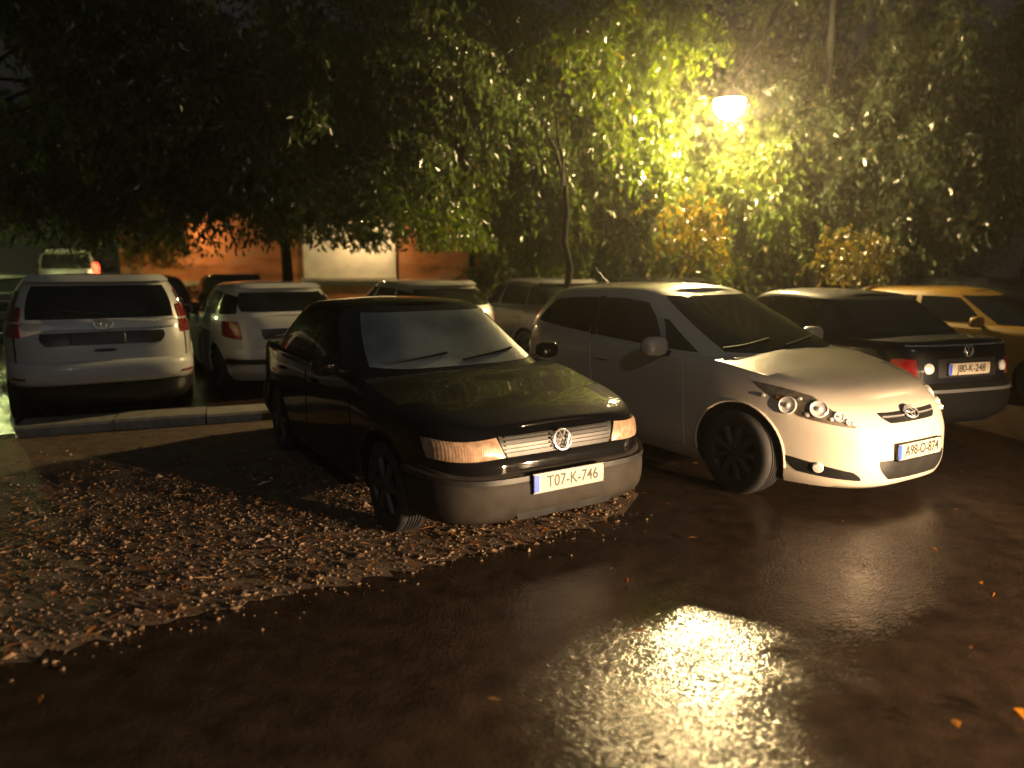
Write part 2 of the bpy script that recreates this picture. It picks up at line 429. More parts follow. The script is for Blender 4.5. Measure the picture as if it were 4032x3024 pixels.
def wipers(root, G, zz, ys, ln=.5, slope=.12):
    for y0 in ys:
        P = [G.frame('f', y0+ln*k/6, zz+slope*k/6*.4, .012).translation for k in range(7)]
        MB().tube(P, .008, 6).build('wiper', M['trim'], root)

# ---- the pearl hatchback
def det_pearl(root, B, G, part, both):
    for sd, hl in zip((-1, 1), both('headlight', B, [('s', .46, .650), ('f', .49, .595), ('f', .64, .80), ('s', .06, .872)], 'lamphouse', nu=26, nv=14, off=.004, rnd=.26)):
        lamp_inner(hl, B, 'f', sd*.745, .725, .062); lamp_inner(hl, B, 'f', sd*.655, .715, .060); lamp_inner(hl, B, 'f', sd*.585, .672, .034); lamp_inner(hl, B, 'f', sd*.545, .640, .022)
        for (yy, zz, rr) in ((.70, .675, .02), (.62, .655, .016), (.79, .775, .02), (.70, .775, .016)):
            place(MB().sph((0, 0, 0), (rr, rr*.8, .01), 2.2, 12, 8), B.frame('f', sd*yy, zz, .006)).build('reflector', M['reflector'], hl)
        cs = [('l' if sd > 0 else 'r', .46, .650), ('f', sd*.49, .595), ('f', sd*.64, .80), ('l' if sd > 0 else 'r', .06, .872)]
        part('lens_cover', B, cs, 'clear', parent=hl, nu=26, nv=14, off=.014, rnd=.26, bulge=.022, skirt=.0)
        m = B.frame('l' if sd > 0 else 'r', .30, .77, .004)
        place(MB().sph((0, 0, 0), (.03, .02, .008), 2.2, 12, 8), m).build('indicator', M['amber'], hl)
    part('grille', B, [('f', -.26, .622), ('f', .26, .622), ('f', .34, .695), ('f', -.34, .695)], 'trim', nu=22, nv=6, off=.003, rnd=.2)
    part('grille_bar', B, [('f', -.30, .660), ('f', .30, .660), ('f', .30, .668), ('f', -.30, .668)], 'chrome', nu=22, nv=3, off=.010, rnd=0)
    em = B.frame('f', 0, .668, .02)
    place(MB().lathe([(.001, -.004), (.078, -.006), (.078, -.03)], 28), em @ Matrix.Diagonal((1, .72, 1, 1))).build('emblem_base', M['trim'], root)
    emblem_ovals(root, em, 1.05)
    part('lower_intake', B, [('f', -.30, .235), ('f', .30, .235), ('f', .41, .385), ('f', -.41, .385)], 'trim', nu=22, nv=6, off=.003, rnd=.3)
    for sd, it in zip((-1, 1), both('fog_intake', B, [('f', .46, .235), ('f', .72, .265), ('f', .77, .385), ('f', .52, .30)][::-1], 'trim', nu=16, nv=8, off=.003, rnd=.3)):
        m = B.frame('f', sd*.67, .315, .008)
        place(MB().lathe([(.001, .012), (.03, .010), (.038, .0), (.038, -.02)], 18), m).build('fog_lamp', M['reflector'], it)
    number_plate(root, B.frame('f', 0, .43, .014), 'A98-O-874')
    part('windscreen', G, [('f', -.64, 1.02), ('f', .64, 1.02), ('f', .49, 1.43), ('f', -.49, 1.43)], 'glass', nu=26, nv=12, off=.003, rnd=.05)
    both('side_window', G, [('s', -.50, 1.005), ('s', -.84, 1.015), ('s', -.985, 1.245), ('s', -.93, 1.235)], 'glass', nu=8, nv=8, off=.003, rnd=.05)
    both('side_window', G, [('s', -.87, 1.02), ('s', -1.74, 1.05), ('s', -1.80, 1.395), ('s', -1.22, 1.37)], 'glass', nu=14, nv=10, off=.003, rnd=.1)
    both('side_window', G, [('s', -1.84, 1.055), ('s', -2.86, 1.115), ('s', -2.62, 1.345), ('s', -1.88, 1.397)], 'glass', nu=14, nv=10, off=.003, rnd=.16)
    both('pillar_trim', G, [('s', -1.74, 1.05), ('s', -1.84, 1.053), ('s', -1.88, 1.40), ('s', -1.80, 1.40)], 'trim', nu=4, nv=8, off=.005, rnd=0)
    both('window_divider', G, [('s', -.84, 1.02), ('s', -.87, 1.02), ('s', -1.02, 1.25), ('s', -.99, 1.25)], 'chrome', nu=3, nv=8, off=.007, rnd=0)
    part('rear_window', G, [('k', -.6, 1.12), ('k', .6, 1.12), ('k', .5, 1.38), ('k', -.5, 1.38)], 'glass', nu=16, nv=8)
    for sd, o in zip((-1, 1), both('door', B, [('s', -.50, .27), ('s', -1.60, .27), ('s', -1.74, .985), ('s', -.58, .95)], 'pearl', nu=16, nv=12, off=.005, rnd=.03)):
        handle(o, B, 'l' if sd > 0 else 'r', -1.55, .86)
    for sd, o in zip((-1, 1), both('door', B, [('s', -1.63, .27), ('s', -2.25, .40), ('s', -2.70, 1.02), ('s', -1.77, .99)], 'pearl', nu=16, nv=12, off=.005, rnd=.03)):
        handle(o, B, 'l' if sd > 0 else 'r', -2.45, .90)
    both('tail_light', B, [('k', .62, .82), ('s', -3.0, .82), ('s', -3.05, 1.02), ('k', .66, 1.02)], 'red')
    wipers(root, G, 1.04, (-.62, -.02), .52)
    MB().tube([(-2.6, 0, 1.49), (-2.85, 0, 1.66)], [.006, .003], 6).build('aerial', M['trim'], root)
PEARL = dict(zb=.165, wb=2.6, r=.318, b=.88, belt=[(.9, .69), (.72, .755), (.45, .845), (.1, .915), (-.3, .975), (-1, .995), (-2, 1.03), (-3.3, 1.06)],
    roof=[(-.05, 1.30), (-.6, 1.36), (-1.1, 1.445), (-1.6, 1.49), (-2.3, 1.48), (-3, 1.42), (-3.3, 1.37)],
    rings=[(0, .80, -3.22, .82), (.06, .855, -3.28, .85), (.3, .885, -3.33, .885), (.6, .88, -3.335, .885), (.8, .845, -3.32, .878), (.93, .77, -3.29, .86), (1, .68, -3.26, .83)],
    gh=[(0, -.08, -3.27, .825), (.3, -.36, -3.22, .775), (.6, -.68, -3.12, .715), (.85, -1.0, -3.02, .65), (.95, -1.13, -2.96, .60), (1, -1.22, -2.90, .54)],
    nf=3.4, nr=4, gnf=4.6, crown=.055, rake=.0, paint='pearl', rim='steel', detail=det_pearl, mir=(-.76, .97, 1.045), spokes=9, flare=.02, N=140, rcrown=.035)

# ---- the black saloon
def sedan_windows(part, both, s=0., back=-2.95, glass='glass'):
    part('windscreen', G_['g'], [('f', -.67, .985+s), ('f', .67, .985+s), ('f', .52, 1.335+s), ('f', -.52, 1.335+s)], glass, nu=26, nv=12, off=.003, rnd=.05)
    both('side_window', G_['g'], [('s', -.72, .985+s), ('s', -1.48, .995+s), ('s', -1.50, 1.325+s), ('s', -1.18, 1.315+s)], 'glass', nu=12, nv=8, off=.003, rnd=.08)
    both('side_window', G_['g'], [('s', -1.54, .995+s), ('s', -2.35, 1.01+s), ('s', -2.25, 1.31+s), ('s', -1.56, 1.325+s)], 'glass', nu=12, nv=8, off=.003, rnd=.08)
    both('side_window', G_['g'], [('s', -2.39, 1.01+s), ('s', -2.68, 1.02+s), ('s', -2.42, 1.26+s), ('s', -2.30, 1.30+s)], 'glass', nu=8, nv=8, off=.003, rnd=.12)
    part('rear_window', G_['g'], [('k', .62, 1.02+s), ('k', -.62, 1.02+s), ('k', -.50, 1.32+s), ('k', .50, 1.32+s)], 'glass', nu=16, nv=8)
G_ = {}
def doors4(B, both, mat, x0=-.5, x1=-1.5, x2=-2.35, zt=.93, zl=.27):
    for sd, o in zip((-1, 1), both('door', B, [('s', x0, zl), ('s', x1, zl), ('s', x1, zt), ('s', x0-.04, zt-.03)], mat, nu=14, nv=10, off=.005, rnd=.03)):
        handle(o, B, 'l' if sd > 0 else 'r', x1+.16, zt-.12)
    for sd, o in zip((-1, 1), both('door', B, [('s', x1-.03, zl), ('s', x2+.3, zl+.1), ('s', x2-.05, zt), ('s', x1-.03, zt)], mat, nu=14, nv=10, off=.005, rnd=.03)):
        handle(o, B, 'l' if sd > 0 else 'r', x2+.14, zt-.12)
def det_black(root, B, G, part, both):
    G_['g'] = G
    sedan_windows(part, both, 0, glass='skytoned')
    for sd, hl in zip((-1, 1), both('headlight', B, [('s', .52, .605), ('f', .385, .60), ('f', .43, .715), ('s', .46, .715)], 'lens', nu=18, nv=8, off=.012, rnd=.06, bulge=.012)):
        m = B.frame('f', sd*.62, .655, .03)
    part('grille', B, [('f', -.375, .60), ('f', .375, .60), ('f', .42, .72), ('f', -.42, .72)], 'trim', nu=20, nv=5, off=.004, rnd=.03)
    for k in range(5):
        z = .617+k*.0225
        part('grille_slat', B, [('f', -.38, z), ('f', .38, z), ('f', .385, z+.007), ('f', -.385, z+.007)], 'trim', nu=20, nv=3, off=.018, rnd=0)
    emblem_letters(root, B.frame('f', 0, .66, .034), 1.05)
    part('bumper', B, [('r', .34, .235), ('l', .34, .235), ('l', .34, .56), ('r', .34, .56)], 'bumper', nu=60, nv=10, off=.012, rnd=.04, bulge=.05, skirt=.06)
    part('lower_intake', B, [('f', -.34, .245), ('f', .34, .245), ('f', .36, .33), ('f', -.36, .33)], 'trim', nu=20, nv=5, off=.054, rnd=.05)
    part('bumper_strip', B, [('r', .36, .505), ('l', .36, .505), ('l', .36, .54), ('r', .36, .54)], 'trim', nu=60, nv=4, off=.056, rnd=.0, skirt=.05)
    number_plate(root, B.frame('f', 0, .445, .075), 'T07-K-746')
    doors4(B, both, 'black')
    both('tail_light', B, [('k', .45, .72), ('s', -3.35, .72), ('s', -3.35, .9), ('k', .45, .9)], 'red')
    part('bumper', B, [('l', -2.95, .25), ('r', -2.95, .25), ('r', -2.95, .55), ('l', -2.95, .55)], 'bumper', nu=50, nv=8, off=.012, bulge=.05, skirt=.06)
    wipers(root, G, 1.0, (-.58, .0), .5)
BLACK = dict(zb=.2, wb=2.47, r=.30, b=.845, belt=[(.85, .73), (.74, .745), (.5, .80), (0, .875), (-.4, .935), (-1.5, .95), (-2.6, .97), (-3.55, .985)],
    roof=[(-.3, 1.25), (-.7, 1.33), (-1.1, 1.375), (-1.7, 1.395), (-2.3, 1.37), (-2.7, 1.32), (-3.0, 1.22)],
    rings=[(0, .73, -3.45, .80), (.08, .78, -3.5, .825), (.35, .795, -3.53, .848), (.68, .79, -3.53, .848), (.74, .775, -3.52, .846), (.94, .745, -3.5, .835), (1, .70, -3.46, .80)],
    gh=[(0, -.30, -3.02, .80), (.3, -.55, -2.86, .75), (.6, -.80, -2.68, .69), (.85, -1.0, -2.52, .63), (.95, -1.10, -2.44, .59), (1, -1.18, -2.36, .53)],
    nf=5.6, nr=5., gnf=4.4, gnr=4.5, gxc=-1.7, crown=.024, paint='black', rim='steel', detail=det_black, mir=(-.72, .93, 1.0, .85), spokes=6, N=130, rcrown=.03, tw=.19)

# ---- the white off-roader seen from behind
def det_suv(root, B, G, part, both):
    part('rear_window', G, [('k', .70, 1.13), ('k', -.70, 1.13), ('k', -.62, 1.475), ('k', .62, 1.475)], 'glass', nu=18, nv=8, off=.004, rnd=.06)
    sp = part('spoiler', G, [('k', .66, 1.485), ('k', -.66, 1.485), ('k', -.60, 1.535), ('k', .60, 1.535)], 'white', nu=18, nv=4, off=.06, rnd=.08, skirt=.07)
    part('chrome_strip', B, [('k', .70, 1.02), ('k', -.70, 1.02), ('k', -.72, 1.085), ('k', .72, 1.085)], 'chrome', nu=18, nv=4, off=.02, rnd=.1)
    emblem_ovals(root, B.frame('k', 0, 1.06, .035), 1.25)
    part('plate_recess', B, [('k', .56, .86), ('k', -.56, .86), ('k', -.60, .99), ('k', .60, .99)], 'trim', nu=16, nv=4, off=.016, rnd=.2)
    pb = place(MB().sph((0, 0, 0), (.26, .056, .006), 14, 32, 6), B.frame('k', .06, .925, .022)); pb.build('number_plate', M['steel'], root, sharp=60)
    both('tail_light', B, [('k', .74, .95), ('s', -3.12, .95), ('s', -3.2, 1.085), ('k', .75, 1.085)], 'red', nu=12, nv=8, off=.012, rnd=.1)
    both('tail_light', G, [('k', .745, 1.11), ('s', -3.02, 1.11), ('s', -3.02, 1.26), ('k', .72, 1.26)], 'red', nu=12, nv=8, off=.012, rnd=.15)
    part('bumper', B, [('l', -3.1, .45), ('r', -3.1, .45), ('r', -3.1, .70), ('l', -3.1, .70)], 'white', nu=50, nv=8, off=.012, bulge=.05, skirt=.05)
    part('bumper_skirt', B, [('l', -3.15, .24), ('r', -3.15, .24), ('r', -3.15, .45), ('l', -3.15, .45)], 'trim', nu=50, nv=6, off=.03, skirt=.05, rnd=.05)
    both('reflector', B, [('k', .70, .53), ('k', .80, .535), ('k', .80, .555), ('k', .70, .55)], 'red', nu=6, nv=3, off=.07, rnd=.1)
    part('tailgate', B, [('k', .80, .70), ('k', -.80, .70), ('k', -.78, 1.0), ('k', .78, 1.0)], 'white', nu=18, nv=6, off=.006, rnd=.04)
    for sd in (-1, 1):
        part('panel_gap', B, [('k', sd*.795, .62), ('k', sd*.805, .62), ('k', sd*.80, 1.09), ('k', sd*.79, 1.09)], 'trim', nu=3, nv=8, off=.008, rnd=0, skirt=.004)
    P = [G.frame('k', -.05+.42*k/5, 1.16+.012*k, .014).translation for k in range(6)]
    MB().tube(P, .011, 6).build('wiper', M['trim'], root)
    place(MB().sph((0, 0, 0), (.11, .016, .012), 3, 14, 8), B.frame('k', 0, .805, .016)).build('handle', M['trim'], root)
    both('side_window', G, [('s', -.8, 1.13), ('s', -1.75, 1.13), ('s', -1.75, 1.44), ('s', -1.2, 1.42)], 'glass')
    both('side_window', G, [('s', -1.8, 1.13), ('s', -2.6, 1.13), ('s', -2.6, 1.44), ('s', -1.8, 1.44)], 'glass')
    both('side_window', G, [('s', -2.66, 1.13), ('s', -3.3, 1.15), ('s', -3.2, 1.42), ('s', -2.66, 1.44)], 'glass')
    part('windscreen', G, [('f', -.72, 1.13), ('f', .72, 1.13), ('f', .6, 1.45), ('f', -.6, 1.45)], 'glass', nu=20)
    both('headlight', B, [('s', .5, .75), ('f', .5, .72), ('f', .5, .86), ('s', .4, .9)], 'lens')
    doors4(B, both, 'white', -.6, -1.75, -2.6, 1.05)
SUV = dict(zb=.24, wb=2.75, r=.36, b=.93, cat='off-roader', belt=[(.9, .9), (.6, .98), (-.2, 1.08), (-1.5, 1.1), (-3.6, 1.1)],
    roof=[(-.3, 1.36), (-.9, 1.48), (-1.5, 1.56), (-2.5, 1.57), (-3.5, 1.55)],
    rings=[(0, .75, -3.52, .86), (.1, .84, -3.60, .91), (.4, .88, -3.64, .94), (.7, .87, -3.62, .94), (.92, .82, -3.56, .935), (1, .76, -3.53, .915)],
    gh=[(0, -.25, -3.52, .90), (.4, -.62, -3.47, .845), (.75, -.95, -3.40, .77), (.93, -1.15, -3.34, .71), (1, -1.25, -3.28, .66)],
    nf=4.5, nr=5.5, gnf=4, gnr=6, gxc=-1.9, crown=.03, paint='white', rim='steel', detail=det_suv, mir=(-.7, 1.02, 1.15), N=110, rcrown=.02, tw=.22)

# ---- rounded hatchbacks for the rows behind
def det_hatch(col, plate=None, redl='red'):
    def f(root, B, G, part, both):
        part('rear_window', G, [('k', .60, 1.085), ('k', -.60, 1.085), ('k', -.54, 1.335), ('k', .54, 1.335)], 'glass', nu=18, nv=8, off=.004, rnd=.22)
        part('spoiler', G, [('k', .57, 1.35), ('k', -.57, 1.35), ('k', -.52, 1.40), ('k', .52, 1.40)], col, nu=18, nv=4, off=.05, rnd=.1, skirt=.06)
        part('plate_recess', B, [('k', .36, .74), ('k', -.36, .74), ('k', -.40, .88), ('k', .40, .88)], 'trim', nu=14, nv=4, off=.003, rnd=.15)
        if plate: number_plate(root, B.frame('k', 0, .81, .012), plate)
        both('tail_light', B, [('k', .60, .74), ('s', -2.80, .78), ('s', -2.76, .97), ('k', .62, .97)], redl, nu=12, nv=8, off=.012, rnd=.12)
        part('bumper', B, [('l', -2.95, .26), ('r', -2.95, .26), ('r', -2.95, .62), ('l', -2.95, .62)], col, nu=50, nv=8, off=.01, bulge=.045, skirt=.05)
        part('bumper_strip', B, [('k', .74, .44), ('k', -.74, .44), ('k', -.74, .50), ('k', .74, .50)], 'trim', nu=20, nv=3, off=.06, rnd=0)
        both('side_window', G, [('s', -.80, 1.0), ('s', -1.62, 1.02), ('s', -1.66, 1.345), ('s', -1.20, 1.33)], 'glass', nu=12, nv=8, off=.003, rnd=.1)
        both('side_window', G, [('s', -1.68, 1.02), ('s', -2.45, 1.04), ('s', -2.36, 1.33), ('s', -1.72, 1.345)], 'glass', nu=12, nv=8, off=.003, rnd=.1)
        both('side_window', G, [('s', -2.50, 1.045), ('s', -2.98, 1.06), ('s', -2.74, 1.28), ('s', -2.42, 1.32)], 'glass', nu=10, nv=8, off=.003, rnd=.2)
        part('windscreen', G, [('f', -.68, .99), ('f', .68, .99), ('f', .52, 1.36), ('f', -.52, 1.36)], 'glass', nu=22, nv=10, off=.003, rnd=.06)
        doors4(B, both, col, -.5, -1.62, -2.4, .95)
        both('headlight', B, [('s', .40, .66), ('f', .46, .62), ('f', .52, .74), ('s', .25, .82)], 'lens', nu=14, nv=8, off=.006, rnd=.15)
        part('grille', B, [('f', -.34, .60), ('f', .34, .60), ('f', .38, .68), ('f', -.38, .68)], 'trim', nu=14, nv=4, rnd=.1)
    return f
def hatch(col, det, h=1.0, **kw):
    d = dict(zb=.2, wb=2.5, r=.305, b=.86, belt=[(.85, .70), (.65, .77), (.1, .88), (-.3, .95), (-1, .975), (-2, 1.01), (-3.3, 1.04)],
        roof=[(-.2, 1.28), (-.7, 1.35), (-1.2, 1.41), (-1.7, 1.435), (-2.4, 1.42), (-3.2, 1.37)],
        rings=[(0, .76, -3.12, .80), (.1, .82, -3.20, .835), (.4, .85, -3.25, .862), (.7, .83, -3.24, .862), (.92, .75, -3.19, .85), (1, .68, -3.15, .82)],
        gh=[(0, -.22, -3.14, .815), (.3, -.48, -3.04, .77), (.6, -.76, -2.90, .71), (.85, -1.02, -2.75, .645), (.95, -1.14, -2.66, .60), (1, -1.22, -2.56, .54)],
        nf=3.6, nr=4.2, gnf=3.2, gnr=4, crown=.04, paint=col, rim='steel', detail=det, mir=(-.76, .95, 1.03, .95), N=100, rcrown=.03)
    d.update(kw); return d

HD = Vector((.5151, -.8572)); NL = Vector((.8572, .5151))
YAW = math.atan2(-.8572, .5151)
def world(o, px, py): return (o[0]+HD.x*px+NL.x*py, o[1]+HD.y*px+NL.y*py)
# cars reversed into their bays: pearl hatchback, black saloon, yellow hatchback
make_car('parked_hatchback', PEARL, 'pearl white hatchback with its bumper and headlight lit up, parked beside the black saloon', (2.383, 5.774, 0), YAW)
make_car('parked_saloon', BLACK, 'black saloon with a pale grey bumper standing on the gravel verge, its windscreen coloured grey for the reflected sky', (-.1206, 4.9733, 0), YAW+.02)
make_car('parked_hatchback', hatch('yellow', det_hatch('yellow')), 'yellow hatchback with dark windows behind the dark blue car', (7.05, 9.1, 0), YAW)[0].scale = (1, 1, .95)
# cars nosed in, seen from behind (given by the middle of their tail)
def tail(name, spec, label, x, y, yaw, xr, group=None, z=0):
    return make_car(name, spec, label, (x+math.cos(yaw)*-xr, y+math.sin(yaw)*-xr, z), yaw, group)
YT = YAW+math.pi
tail('parked_off_roader', SUV, 'white off-roader seen square from behind with a wide black rear window, beside the concrete kerb', -4.28, 7.72, YT, -3.64)
GB = 'cars in the row behind the black saloon'
tail('parked_hatchback', hatch('white', det_hatch('white')), 'pale hatchback seen from behind between the white off-roader and the black saloon', -2.85, 9.55, YT, -3.25, GB)
tail('parked_hatchback', hatch('silver', det_hatch('silver')), 'silver hatchback with a red tail light showing over the roof of the black saloon', -.72, 10.75, YT, -3.25, GB)
tail('parked_hatchback', hatch('grey', det_hatch('grey')), 'grey hatchback half hidden behind the rear of the pearl hatchback', 1.30, 11.9, YT, -3.25, GB)
tail('parked_hatchback', hatch('black', det_hatch('black')), 'black hatchback whose roof just shows over the roof of the pearl hatchback', 3.45, 13.0, YT, -3.25, GB)
# ---- dark blue saloon on the right, seen from behind
def det_navy(root, B, G, part, both):
    G_['g'] = G
    sedan_windows(part, both)
    both('tail_light', B, [('k', .55, .66), ('s', -3.30, .68), ('s', -3.30, .83), ('k', .56, .83)], 'red', nu=12, nv=8, off=.012, rnd=.1)
    for sd in (-1, 1):
        place(MB().lathe([(.001, .016), (.035, .014), (.05, .006), (.052, -.01)], 22), B.frame('k', sd*.46, .745, .004)).build('reversing_lamp', M['reflector'], root)
    part('plate_recess', B, [('k', .36, .655), ('k', -.36, .655), ('k', -.36, .83), ('k', .36, .83)], 'trim', nu=14, nv=5, off=.003, rnd=.05)
    number_plate(root, B.frame('k', 0, .735, .014), 'J80-K-248')
    emblem_letters(root, B.frame('k', 0, .90, .012), .95)
    part('bumper', B, [('l', -2.95, .25), ('r', -2.95, .25), ('r', -2.95, .60), ('l', -2.95, .60)], 'well', nu=50, nv=8, off=.012, bulge=.05, skirt=.06)
    part('bumper_strip', B, [('l', -2.96, .52), ('r', -2.96, .52), ('r', -2.96, .55), ('l', -2.96, .55)], 'grey', nu=50, nv=3, off=.066, rnd=0, skirt=.04)
    part('boot_edge', B, [('k', .62, .945), ('k', -.62, .945), ('k', -.62, .955), ('k', .62, .955)], 'chrome', nu=16, nv=3, off=.006, rnd=0)
    doors4(B, both, 'navy')
    both('headlight', B, [('s', .52, .605), ('f', .385, .60), ('f', .43, .715), ('s', .46, .715)], 'lens', nu=14, nv=6, off=.01)
NAVY = dict(BLACK, paint='navy', detail=det_navy)
tail('parked_saloon', NAVY, 'dark blue saloon seen from behind with red tail lights, in front of the yellow hatchback', 4.28, 6.85, R(109), -3.53)
# cars further back under the trees
GF = 'cars far back in front of the wall'
o, _, _ = tail('parked_off_roader', SUV, 'white tall car far back on the left with one red tail light glowing', -14.0, 23.4, R(114), -3.64)
o.scale = (1, 1, 1.36)
lit = [c for c in o.children if c.name.startswith('tail_light')]
for c in lit:
    if sum(v.co.y for v in c.data.vertices) < 0: c.data.materials[0] = M['redlit']
make_car('parked_hatchback', hatch('black', det_hatch('black')), 'black hatchback facing the camera in the gap between the white off-roader and the pale hatchback', (-6.75, 14.1, 0), YAW)
tail('parked_hatchback', hatch('black', det_hatch('black')), 'dark hatchback in front of the orange wall, its roof just above the pale hatchback', -6.6, 18.2, YT, -3.25, GF)
tail('parked_hatchback', hatch('grey', det_hatch('grey')), 'grey hatchback at the far left edge behind the white off-roader', -11.2, 16.2, YT, -3.25, GF)
tail('parked_hatchback', hatch('navy', det_hatch('navy')), 'dark hatchback at the right edge beyond the yellow hatchback', 9.9, 13.9, YT, -3.25, GF)
# the car whose headlamps light the scene: it stands to the right of the viewer
hx, hy = 5.8, .6; ha = math.atan2(.60, -.80)
def det_lit(root, B, G, part, both):
    det_hatch('grey')(root, B, G, part, both)
lc, LB, LG = make_car('parked_hatchback', hatch('grey', det_lit), 'grey hatchback with its headlamps switched on, facing the black saloon and the pearl hatchback', (hx-math.cos(ha)*.85, hy-math.sin(ha)*.85, 0), ha)
for sd in (-1, 1):
    m = LB.frame('f', sd*.62, .655, .02)
    p = place(MB().lathe([(.001, .012), (.05, .010), (.07, 0)], 20), m).build('lit_lamp', simple('lit_headlamp', (.9, .8, .7), .3, emit=(1, .74, .5), estr=40), lc)
    L = bpy.data.lights.new('headlamp_beam', 'SPOT'); L.energy = 7600; L.color = (1, .67, .38); L.spot_size = R(104); L.spot_blend = .9; L.shadow_soft_size = .006
    lo = link(bpy.data.objects.new('headlamp_beam', L), lc)
    pc = m @ Vector((0, 0, .06)); lo.location = pc; lo.rotation_euler = Vector((1, .0, -.07)).to_track_quat('-Z', 'Y').to_euler()
    # the dipped-beam shield: keeps the light below the horizontal
    MB().box(pc+Vector((.06, 0, .004)), (.18, .26, .006)).build('beam_shield', M['trim'], lc, False)

# ------------------------------------------------------------------ ground
def ground_mat():
    m, t, b = nt('wet_asphalt')
    tc = node(t, 'ShaderNodeTexCoord')
    def noise(scale, detail=4., rough=.55):
        n = node(t, 'ShaderNodeTexNoise', Scale=scale, Detail=detail, Roughness=rough); t.links.new(tc.outputs['Object'], n.inputs['Vector']); return n
    n1 = noise(.55, 5.); n2 = noise(7.); n3 = noise(160., 2., .6); n4 = noise(38., 3.)
    v = node(t, 'ShaderNodeTexVoronoi', Scale=95.); t.links.new(tc.outputs['Object'], v.inputs['Vector'])
    c = ramp(t, [(.3, (.020, .013, .009)), (.7, (.044, .029, .020))], n2.outputs['Fac'])
    t.links.new(c.outputs['Color'], b.inputs['Base Color'])
    pud = ramp(t, [(.40, (1, 1, 1)), (.58, (0, 0, 0))], n1.outputs['Fac'])      # 1 = film of water
    ro = node(t, 'ShaderNodeMapRange'); ro.inputs['To Min'].default_value = .22; ro.inputs['To Max'].default_value = .085
    t.links.new(pud.outputs['Color'], ro.inputs['Value']); t.links.new(ro.outputs['Result'], b.inputs['Roughness'])
    ad = node(t, 'ShaderNodeMath', operation='ADD'); t.links.new(v.outputs['Distance'], ad.inputs[0]); t.links.new(n4.outputs['Fac'], ad.inputs[1])
    st = node(t, 'ShaderNodeMapRange'); st.inputs['To Min'].default_value = .85; st.inputs['To Max'].default_value = .27
    t.links.new(pud.outputs['Color'], st.inputs['Value'])
    bp = node(t, 'ShaderNodeBump', Distance=.0022); t.links.new(st.outputs['Result'], bp.inputs['Strength']); t.links.new(ad.outputs[0], bp.inputs['Height'])
    b2 = node(t, 'ShaderNodeBump', Distance=.05, Strength=.06); t.links.new(n2.outputs['Fac'], b2.inputs['Height']); t.links.new(bp.outputs['Normal'], b2.inputs['Normal'])
    t.links.new(b2.outputs['Normal'], b.inputs['Normal'])
    b.inputs['Specular IOR Level'].default_value = .36
    return m
S_ = 70
tag(meshobj('ground', [(-S_, -S_, 0), (S_, -S_, 0), (S_, S_, 0), (-S_, S_, 0)], [(0, 1, 2, 3)], ground_mat(), smooth=False), kind='structure')
def verge_mat():
    m, t, b = nt('wet_gravel_verge')
    tc = node(t, 'ShaderNodeTexCoord')
    n = node(t, 'ShaderNodeTexNoise', Scale=5., Detail=8., Roughness=.7); t.links.new(tc.outputs['Object'], n.inputs['Vector'])
    n2 = node(t, 'ShaderNodeTexNoise', Scale=45., Detail=5., Roughness=.7); t.links.new(tc.outputs['Object'], n2.inputs['Vector'])
    c = ramp(t, [(.25, (.035, .021, .011)), (.5, (.11, .068, .037)), (.75, (.19, .13, .08))], n.outputs['Fac'])
    t.links.new(c.outputs['Color'], b.inputs['Base Color']); b.inputs['Roughness'].default_value = .7
    bp = node(t, 'ShaderNodeBump', Distance=.03, Strength=1.); t.links.new(n2.outputs['Fac'], bp.inputs['Height']); t.links.new(bp.outputs['Normal'], b.inputs['Normal'])
    return m
E0 = [(-9, -1.2), (-5, 1.15), (-3.2, 2.25), (-2.19, 2.91), (-1.51, 3.43), (-.67, 3.85), (-.29, 4.10), (.30, 4.45), (.80, 4.92)]
edge = []
for (a, b) in zip(E0, E0[1:]):
    for k in range(14):
        f = k/14; w = rng.normal(0, .025); edge.append((a[0]+(b[0]-a[0])*f+w, a[1]+(b[1]-a[1])*f-w))
edge += [(.95, 5.3), (.45, 6.4), (-.8, 8.2), (-1.6, 9.2), (-5.6, 7.0), (-9, 8.5), (-14, 6)]
vm = verge_mat()
tag(meshobj('verge', [(x, y, .004) for x, y in edge], [tuple(range(len(edge)))], vm, smooth=False), kind='structure')
def inside(x, y):
    c = False; n = len(edge)
    for i in range(n):
        x1, y1 = edge[i]; x2, y2 = edge[i-1]
        if (y1 > y) != (y2 > y) and x < (x2-x1)*(y-y1)/(y2-y1)+x1: c = not c
    return c
def bulk(name, V, F4, mat, parent=None, smooth=False):
    """fast mesh from arrays; F4 is (n,k)"""
    me = bpy.data.meshes.new(name); n, k = F4.shape
    me.vertices.add(len(V)); me.vertices.foreach_set('co', np.asarray(V, np.float32).ravel())
    me.loops.add(n*k); me.loops.foreach_set('vertex_index', F4.astype(np.int32).ravel())
    me.polygons.add(n); me.polygons.foreach_set('loop_start', np.arange(0, n*k, k, dtype=np.int32))
    try: me.polygons.foreach_set('loop_total', np.full(n, k, np.int32))
    except Exception: pass
    me.update(calc_edges=True); me.validate()
    me.polygons.foreach_set('use_smooth', [smooth]*n); me.materials.append(mat)
    return link(bpy.data.objects.new(name, me), parent)
EG = np.array(edge[:14*(len(E0)-1)])
def eg(x, y): return float(np.min(np.hypot(EG[:, 0]-x, EG[:, 1]-y)))
